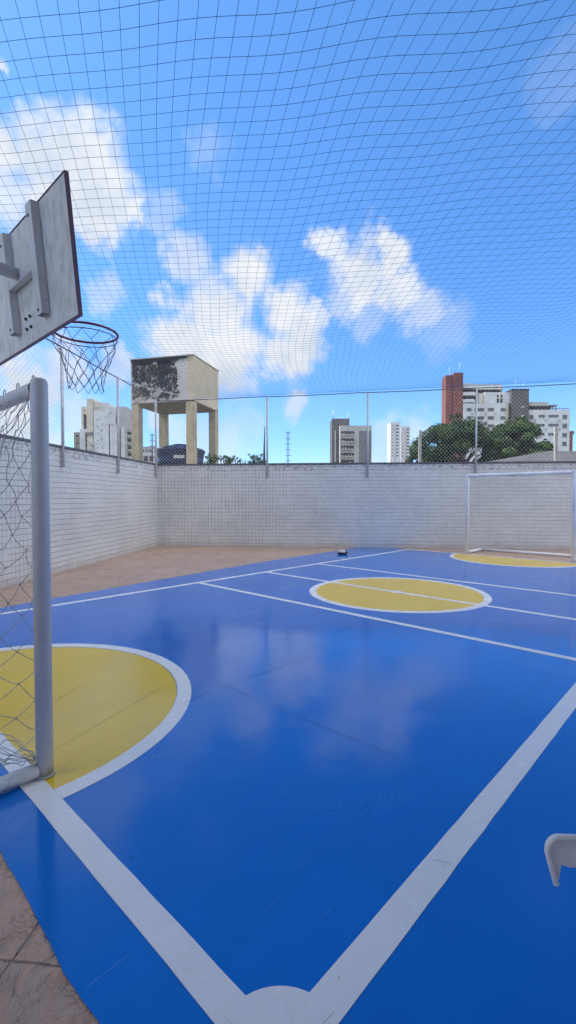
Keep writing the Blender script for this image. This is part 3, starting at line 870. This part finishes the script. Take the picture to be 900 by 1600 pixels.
for x, y in ((736.5, 646), (757, 646), (772, 646), (790, 640), (834, 656), (851.5, 656), (872.5, 656), (851.5, 670), (872.5, 670), (834, 670)):
    C.part('air_conditioner', 'f_grey', x, x + 2.2, y, y + 1.9, front=-1.3 if x < 795 else -.5, depth=.48)
for x, y, hgt in ((716, 584, 3), (700, 588, 2.5), (803, 609, 3), (815, 609, 2)):
    D9 = 152; MB().tube([(wx(x, D9) - C.o.x, 2, wz(y, D9) - .3), (wx(x, D9) - C.o.x, 2, wz(y, D9) + hgt)], .06, 5).build('antenna', M['grey_steel'], C.e)
# small white building between tower column and fence pole
D_ = Bld('house', 230, 70, 'small pale building between the water tower left column and the blue tank')
D_.part('wall', 'f_white', 222, 243, 699.5, depth=6)
D_.part('parapet', 'f_grey', 221.6, 243.4, 698.2, 699.4, front=-.15, depth=6.3)
D_.win(226, 232, 713, 721, 'shade_room'); D_.win(234.5, 240, 713, 721, 'shade_room')
for x in (224, 229, 234): D_.win(x, x + 2.4, 703, 706)

# grey roofed shed behind the wall on the right
sh = empty('shed', (12.5, 27, 0)); tag(sh, 'low shed with dark grey hipped roof just showing above the far wall on the right', 'shed')
MB().box(-2.2, 7.8, 0, 6, 0, 3.18).build('wall', M['concrete'], sh)
rx0, rx1 = -2.65, 8.2
rv = [(rx0, -.4, 3.19), (rx1, -.4, 3.19), (rx1, 6.4, 3.19), (rx0, 6.4, 3.19), (3.9, 3.0, 4.35), (rx1 - 1, 3.0, 4.35), (rx0, -.4, 3.13), (rx1, -.4, 3.13), (rx1, 6.4, 3.13), (rx0, 6.4, 3.13)]
MB().add(rv, [(0, 1, 5, 4), (1, 2, 5), (2, 3, 4, 5), (3, 0, 4), (6, 9, 8, 7), (0, 6, 7, 1), (1, 7, 8, 2), (2, 8, 9, 3), (3, 9, 6, 0)]).build('roof', M['roof'], sh)

# concrete posts behind the wall
for px, D, yt, lean, lab in ((655.5, 17.5, 673, 0, 'short upright concrete post in front of the left end of the trees'),
                             (870, 17.5, 667, -.03, 'leaning grey concrete post above the far goal')):
    mb = MB(); x = 0; z = wz(yt, D)
    mb.add([(-.055, -.05, 0), (.055, -.05, 0), (.055, .05, 0), (-.055, .05, 0), (-.045 + lean * 3, -.045, z), (.045 + lean * 3, -.045, z), (.045 + lean * 3, .045, z), (-.045 + lean * 3, .045, z)],
           [(0,3,2,1),(4,5,6,7),(0,1,5,4),(1,2,6,5),(2,3,7,6),(3,0,4,7)])
    o = mb.build('concrete_post', M['concrete']); o.location = (wx(px, D), D, 0); tag(o, lab, 'post', 'concrete posts behind the far wall')

# electric fence masts with insulators
def mast(px, D, yt, tiers, lab, r=.014):
    e = empty('electric_fence_post', (wx(px, D), D, 0)); tag(e, lab, 'post', 'electric fence posts with insulators')
    zt = wz(yt, D)
    MB().tube([(0, 0, 0), (0, 0, zt)], r, 8).build('pole', M['spear'], e)
    for k in range(tiers):
        z = zt - .05 - k * .175
        m = MB()
        for sg in (-1, 1):
            m.tube([(0, 0, z), (sg * .055, 0, z)], .006, 5); m.lathe([(.012, -.012), (.022, -.006), (.022, .006), (.012, .014)], 8, (sg * .065, 0, z))
        m.build('insulator', M['spear'], e)
mast(450, 14.9, 674.5, 6, 'thin dark electric fence post with six insulator pairs above the far wall')
mast(238.5, 15.2, 678, 5, 'thin electric fence post behind the wall corner, beside the blue tank', .018)
o = MB().tube([(0, 0, 0), (0, 0, wz(722, 15.2)), (.03, 0, wz(667, 15.2))], .045, 10)
mb = MB(); mb.tube([(0, 0, 0), (0, 0, 2.5), (.0, 0, 3.0), (.02, 0, wz(667, 15.2))], .055, 10, r1=.012)
o = mb.build('wooden_pole', M['spear']); o.location = (wx(413, 15.2), 15.2, 0); tag(o, 'dark pole tapering to a point beside the fence pole nearest the middle', 'pole')

# ------------------------------------------------------------------ trees and plants
def leafcluster(mb, c, rad, n, size, rg, flat=.8):
    for _ in range(n):
        while True:
            d = Vector((rg.uniform(-1, 1), rg.uniform(-1, 1), rg.uniform(-1, 1)))
            if .25 < d.length < 1: break
        p = c + Vector((d.x * rad, d.y * rad, d.z * rad * flat))
        nrm = (d + Vector((rg.uniform(-.7, .7), rg.uniform(-.7, .7), rg.uniform(-.2, 1.1)))).normalized()
        a = nrm.orthogonal().normalized(); a = Matrix.Rotation(rg.uniform(0, 6.28), 3, nrm) @ a; b = nrm.cross(a)
        s = size * rg.uniform(.6, 1.4)
        mb.add([p - a * s, p - b * s * .45, p + a * s, p + b * s * .45 + nrm * s * .15], [(0, 1, 2, 3)])
def tree(px, D, ytop, rpx, lab, leaf, seed, zlow=2.0, nclump=68, group='big leafy trees beyond the far wall'):
    rg = random.Random(seed)
    e = empty('tree', (wx(px, D), D, 0)); tag(e, lab, 'tree', group)
    H_ = wz(ytop, D); Rr = rpx / 741 * D
    tr = MB(); top = Vector((0, 0, H_ * .42))
    tr.tube([(0, 0, 0), (.08, .05, H_ * .2), top], .32, 10, r1=.2)
    cr = MB()
    for k in range(nclump):
        a = rg.uniform(0, 6.28); q = rg.random() ** .5
        lr = Rr * q * .86
        dome = math.sqrt(max(0, 1 - q * q))
        zt = zlow + .8 + (H_ - zlow - 1.2) * (.12 + .86 * dome) * rg.uniform(.35, 1.)
        if k < nclump // 2: zt = zlow + .8 + (H_ - zlow - 1.2) * (.12 + .88 * dome) * rg.uniform(.9, 1.0)
        c = Vector((lr * math.cos(a), lr * math.sin(a), zt))
        rc = rg.uniform(.13, .24) * Rr
        leafcluster(cr, c, rc, int(230 * (rc / (.16 * Rr)) ** 2), .14, rg, .62)
        if k % 3 == 0:
            mid = top.lerp(c, .5) + Vector((rg.uniform(-.3, .3), rg.uniform(-.3, .3), -.2))
            tr.tube([top * .8, mid, c], .11, 6, r1=.025)
    for k in range(26):      # stray twigs outside the mass
        a = rg.uniform(0, 6.28); q = rg.uniform(.9, 1.08)
        c = Vector((Rr * q * math.cos(a), Rr * q * math.sin(a), zlow + (H_ - zlow) * rg.uniform(.05, .5)))
        leafcluster(cr, c, .42, 26, .13, rg)
    for k in range(18):
        a = rg.uniform(0, 6.28); q = rg.uniform(0, .75)
        leafcluster(cr, Vector((Rr * q * math.cos(a), Rr * q * math.sin(a), zlow + (H_ - zlow) * (.1 + .9 * math.sqrt(1 - q * q)))), .35, 22, .12, rg)
    tr.build('trunk', M['bark'], e); cr.build('crown', M[leaf], e)
tree(712, 46, 651, 80, 'broad dark green tree, left of the two, in front of the brick red tower', 'leaf', 21)
tree(806, 44, 655, 60, 'mid green dense tree, right of the two, below the dark tower', 'leaf2', 33)
tree(655, 50, 690, 30, 'smaller dark tree behind the upright concrete post', 'leaf', 40, zlow=1.5, nclump=26)

def bush(px, D, ytop, rpx, lab, seed, leaf='leaf'):
    rg = random.Random(seed); H_ = wz(ytop, D); Rr = rpx / 741 * D
    e = empty('bush', (wx(px, D), D, 0)); tag(e, lab, 'bush', 'bushes showing above the far wall')
    st = MB(); cr = MB()
    for k in range(11):
        c = Vector((rg.uniform(-Rr, Rr), rg.uniform(-.5, .5), H_ - rg.uniform(.12, .7)))
        st.tube([(rg.uniform(-.1, .1), 0, 0), (c.x * .5, c.y * .5, c.z * .6), c], .02, 5)
        leafcluster(cr, c, .17, 42, .05, rg)
    for k in range(10):
        leafcluster(cr, Vector((rg.uniform(-Rr, Rr), rg.uniform(-.4, .4), H_ - rg.uniform(.0, .18))), .07, 9, .045, rg)
    st.build('stem', M['bark'], e); cr.build('foliage', M[leaf], e)
bush(331, 18.5, 711, 12, 'small leafy bush touching the right column of the water tower', 1, 'leaf2')
bush(357, 18.2, 712, 14, 'low dark bush right of the water tower, above the wall', 2)
bush(402, 18, 711, 12, 'dark bush beside the tapering pole above the wall', 4)
def spiky(px, D, ytop, lab, seed):
    rg = random.Random(seed); H_ = wz(ytop, D)
    e = empty('spiky_plant', (wx(px, D), D, 0)); tag(e, lab, 'plant')
    m = MB(); base = Vector((0, 0, H_ - .95))
    for k in range(26):
        a = rg.uniform(0, 6.28); up = rg.uniform(.5, 1.35); L = rg.uniform(.6, 1.0)
        d = Vector((math.cos(a) * math.cos(up), math.sin(a) * math.cos(up), math.sin(up)))
        side = d.cross(Vector((0, 0, 1))).normalized() * .045
        p1 = base + d * L * .5; p2 = base + d * L - Vector((0, 0, .06))
        m.add([base - side * .6, base + side * .6, p1 - side, p1 + side, p2], [(0, 1, 3, 2), (2, 3, 4)])
    MB().tube([(0, 0, 0), base + Vector((0, 0, .1))], .07, 8).build('stem', M['bark'], e)
    m.build('leaves', M['leaf'], e)
spiky(382, 17.6, 704, 'spiky plant with upright blades above the wall between two dark bushes', 9)

# ------------------------------------------------------------------ residential block left; unseen pavilion and roof slab added behind to darken the court
HB = 34
def block(loc, rz, half, depth, label, z0=0, HB=34, floors=10, mat='f_beige'):
    rb = empty('shading_block', loc, rz); tag(rb, label, 'building')
    MB().box(-depth, 0, -half, half, z0, HB).build('wall', M[mat], rb)
    MB().box(-depth - .2, .2, -half - .2, half + .2, HB + .002, HB + 1).build('parapet', M['f_grey'], rb)
    for fl in range(0 if floors < 3 else 1, floors + 1):
        z = fl * 3.05 + (1 if floors < 3 else 0)
        yy = -half + 3
        while yy < half - 2:
            w = MB().box(.003, .06, yy - .9, yy + .9, z - .05, z).build('window', M['f_grey'], rb)
            MB().box(.003, .03, yy - .85, yy + .85, z + .002, z + 1.3).build('pane', M['glass'], w)
            yy += 6
    return rb
block((-10.5, LB_Y, 0), 0, LB_H, 16, 'tall residential block left of the court, outside the picture, shading it')
block((6.5, BACK_Y, 0), R(90), 9, 9, 'low unseen pavilion added behind the viewer to darken the near court', 0, 6.2, 1, 'f_grey')
if CANOPY:
    cp = empty('added_canopy', (6.5, BACK_Y, 0)); tag(cp, 'unseen roof slab on posts, added above the viewer to darken the near court', 'added_canopy')
    MB().box(-9.3, 8.5, .25, CANOPY - BACK_Y, 4.72, 4.92).build('roof_slab', M['concrete'], cp)
    for x in (-8.9, 8.3): MB().box(x - .1, x + .1, .5, .7, 0, 4.719).build('post', M['concrete'], cp)

# ------------------------------------------------------------------ sky with clouds
CLOUDS = [(-0.389, 0.756, 0.527, 0.056, 1), (-0.331, 0.772, 0.543, 0.063, 1), (-0.32, 0.805, 0.499, 0.065, 1), (-0.379, 0.784, 0.491, 0.067, 1), (-0.293, 0.82, 0.492, 0.036, 1), (-0.327, 0.823, 0.465, 0.04, 1), (-0.42, 0.74, 0.525, 0.044, 1), (-0.4, 0.678, 0.616, 0.015, 0.9), (-0.442, 0.758, 0.48, 0.055, 0.8), (-0.218, 0.842, 0.494, 0.033, 0.35), (-0.186, 0.876, 0.445, 0.042, 0.75), (-0.139, 0.807, 0.573, 0.039, 0.2), (-0.078, 0.907, 0.414, 0.06, 1), (-0.141, 0.92, 0.365, 0.074, 1), (-0.188, 0.936, 0.298, 0.071, 1), (-0.127, 0.952, 0.277, 0.078, 1), (-0.054, 0.895, 0.443, 0.032, 0.8), (-0.229, 0.928, 0.295, 0.051, 1), (-0.225, 0.899, 0.375, 0.03, 0.7), (0.006, 0.938, 0.348, 0.055, 1), (0.028, 0.949, 0.314, 0.049, 1), (-0.006, 0.96, 0.28, 0.053, 1), (0.052, 0.934, 0.353, 0.029, 0.8), (0.08, 0.885, 0.458, 0.031, 0.9), (0.134, 0.899, 0.416, 0.059, 1), (0.189, 0.877, 0.442, 0.037, 1), (0.197, 0.898, 0.394, 0.054, 0.9), (0.247, 0.903, 0.352, 0.046, 0.6), (0.116, 0.919, 0.377, 0.04, 0.6), (0.166, 0.921, 0.353, 0.047, 0.4), (0.29, 0.905, 0.312, 0.052, 0.25), (-0.33, 0.869, 0.368, 0.035, 0.5), (-0.329, 0.911, 0.247, 0.04, 0.7), (-0.462, 0.863, 0.206, 0.066, 1), (-0.412, 0.879, 0.239, 0.054, 0.8), (-0.487, 0.863, 0.137, 0.073, 1), (-0.4, 0.903, 0.155, 0.044, 0.6), (0.017, 0.982, 0.19, 0.029, 0.7), (-0.093, 0.985, 0.143, 0.053, 0.35), (-0.196, 0.971, 0.138, 0.054, 0.5), (-0.146, 0.984, 0.103, 0.058, 0.5), (0.257, 0.956, 0.141, 0.035, 0.5), (0.197, 0.974, 0.109, 0.046, 0.5), (-0.25, 0.954, 0.164, 0.033, 0.6), (0.397, 0.694, 0.6, 0.047, 0.12)]
SUN_EL, SUN_AZ = R(50), math.atan2(-.985, .13)     # azimuth measured from +Y towards +X
world = bpy.data.worlds.new('World'); scene.world = world; world.use_nodes = True
nt = world.node_tree; bg = nt.nodes['Background']
sky = nt.nodes.new('ShaderNodeTexSky'); sky.sky_type = 'NISHITA'; sky.sun_disc = False
sky.sun_elevation = SUN_EL; sky.sun_rotation = SUN_AZ
sky.air_density = 1.0; sky.dust_density = .35; sky.ozone_density = 2.2; sky.altitude = 0
gen = nt.nodes.new('ShaderNodeTexCoord').outputs['Generated']
nrm = nt.nodes.new('ShaderNodeVectorMath'); nrm.operation = 'NORMALIZE'; nt.links.new(gen, nrm.inputs[0])
n3 = nt.nodes.new('ShaderNodeTexNoise'); n3.inputs['Scale'].default_value = 7; n3.inputs['Detail'].default_value = 7; n3.inputs['Roughness'].default_value = .62
nt.links.new(nrm.outputs[0], n3.inputs['Vector'])
sub = nt.nodes.new('ShaderNodeVectorMath'); sub.operation = 'SUBTRACT'; sub.inputs[1].default_value = (.5, .5, .5); nt.links.new(n3.outputs['Color'], sub.inputs[0])
scl = nt.nodes.new('ShaderNodeVectorMath'); scl.operation = 'SCALE'; scl.inputs['Scale'].default_value = .10; nt.links.new(sub.outputs[0], scl.inputs[0])
ad = nt.nodes.new('ShaderNodeVectorMath'); ad.operation = 'ADD'; nt.links.new(nrm.outputs[0], ad.inputs[0]); nt.links.new(scl.outputs[0], ad.inputs[1])
fine = noise(nt, nrm.outputs[0], 18, 6, .62)
bias = mth(nt, 'MULTIPLY', mth(nt, 'SUBTRACT', fine, .5), .10)
acc = None; acc2 = None
rc = random.Random(99)
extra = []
while len(extra) < NCL:                      # bright unseen clouds added behind and beside the viewer to lift the ambient light
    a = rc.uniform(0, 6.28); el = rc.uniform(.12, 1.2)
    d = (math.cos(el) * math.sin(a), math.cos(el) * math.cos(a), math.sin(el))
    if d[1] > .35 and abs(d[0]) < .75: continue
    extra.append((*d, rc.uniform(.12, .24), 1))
for x, y, z, r, w in CLOUDS + extra:
    dn = nt.nodes.new('ShaderNodeVectorMath'); dn.operation = 'DISTANCE'
    nt.links.new(ad.outputs[0], dn.inputs[0]); dn.inputs[1].default_value = (x, y, z)
    v = mth(nt, 'ADD', dn.outputs['Value'], bias)
    m_ = mapr(nt, v, r * 1.34, r * .46, 0, w)
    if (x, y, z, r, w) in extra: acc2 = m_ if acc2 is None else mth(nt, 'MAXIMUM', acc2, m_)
    else: acc = m_ if acc is None else mth(nt, 'MAXIMUM', acc, m_)
hs = nt.nodes.new('ShaderNodeHueSaturation'); hs.inputs['Saturation'].default_value = SKY_SAT; hs.inputs['Value'].default_value = SKY_VAL; hs.inputs['Hue'].default_value = SKY_HUE
nt.links.new(sky.outputs[0], hs.inputs['Color'])
inner = noise(nt, nrm.outputs[0], 9, 5, .55)
cc = mixc(nt, mapr(nt, inner, .35, .65), CLOUD_A, CLOUD_B)
sz = nt.nodes.new('ShaderNodeSeparateXYZ'); nt.links.new(nrm.outputs[0], sz.inputs[0])
tint = mixc(nt, mapr(nt, sz.outputs[2], 0, .75, 0, 1, False), HZ_TINT, ZN_TINT)
mu = nt.nodes.new('ShaderNodeMix'); mu.data_type = 'RGBA'; mu.blend_type = 'MULTIPLY'; mu.inputs[0].default_value = 1
nt.links.new(hs.outputs[0], mu.inputs[6]); nt.links.new(tint, mu.inputs[7])
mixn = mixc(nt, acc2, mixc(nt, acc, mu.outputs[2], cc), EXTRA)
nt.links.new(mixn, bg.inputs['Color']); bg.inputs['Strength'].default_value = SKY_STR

sl = bpy.data.lights.new('sun', 'SUN'); sl.energy = 3.2; sl.angle = R(.5); sl.color = (1, .93, .82)
so = bpy.data.objects.new('sun', sl); col.objects.link(so)
sd = Vector((math.cos(SUN_EL) * math.sin(SUN_AZ), math.cos(SUN_EL) * math.cos(SUN_AZ), math.sin(SUN_EL)))
so.rotation_euler = sd.to_track_quat('Z', 'Y').to_euler(); so.location = (0, 0, 60)

# ------------------------------------------------------------------ camera
cam = bpy.data.cameras.new('camera'); cam.sensor_fit = 'VERTICAL'; cam.sensor_height = 36; cam.lens = 741 / 1600 * 36
cam.clip_start = .05; cam.clip_end = 4000
cobj = bpy.data.objects.new('camera', cam); col.objects.link(cobj)
cobj.location = (0, 0, EYE); cobj.rotation_euler = (R(90) - math.atan(22 / 741), 0, 0)
scene.camera = cobj
vs_ = scene.view_settings; vs_.view_transform = 'Standard'; vs_.look = 'None'; vs_.gamma = 1; vs_.exposure = EXPO
scene.render.engine = 'CYCLES'
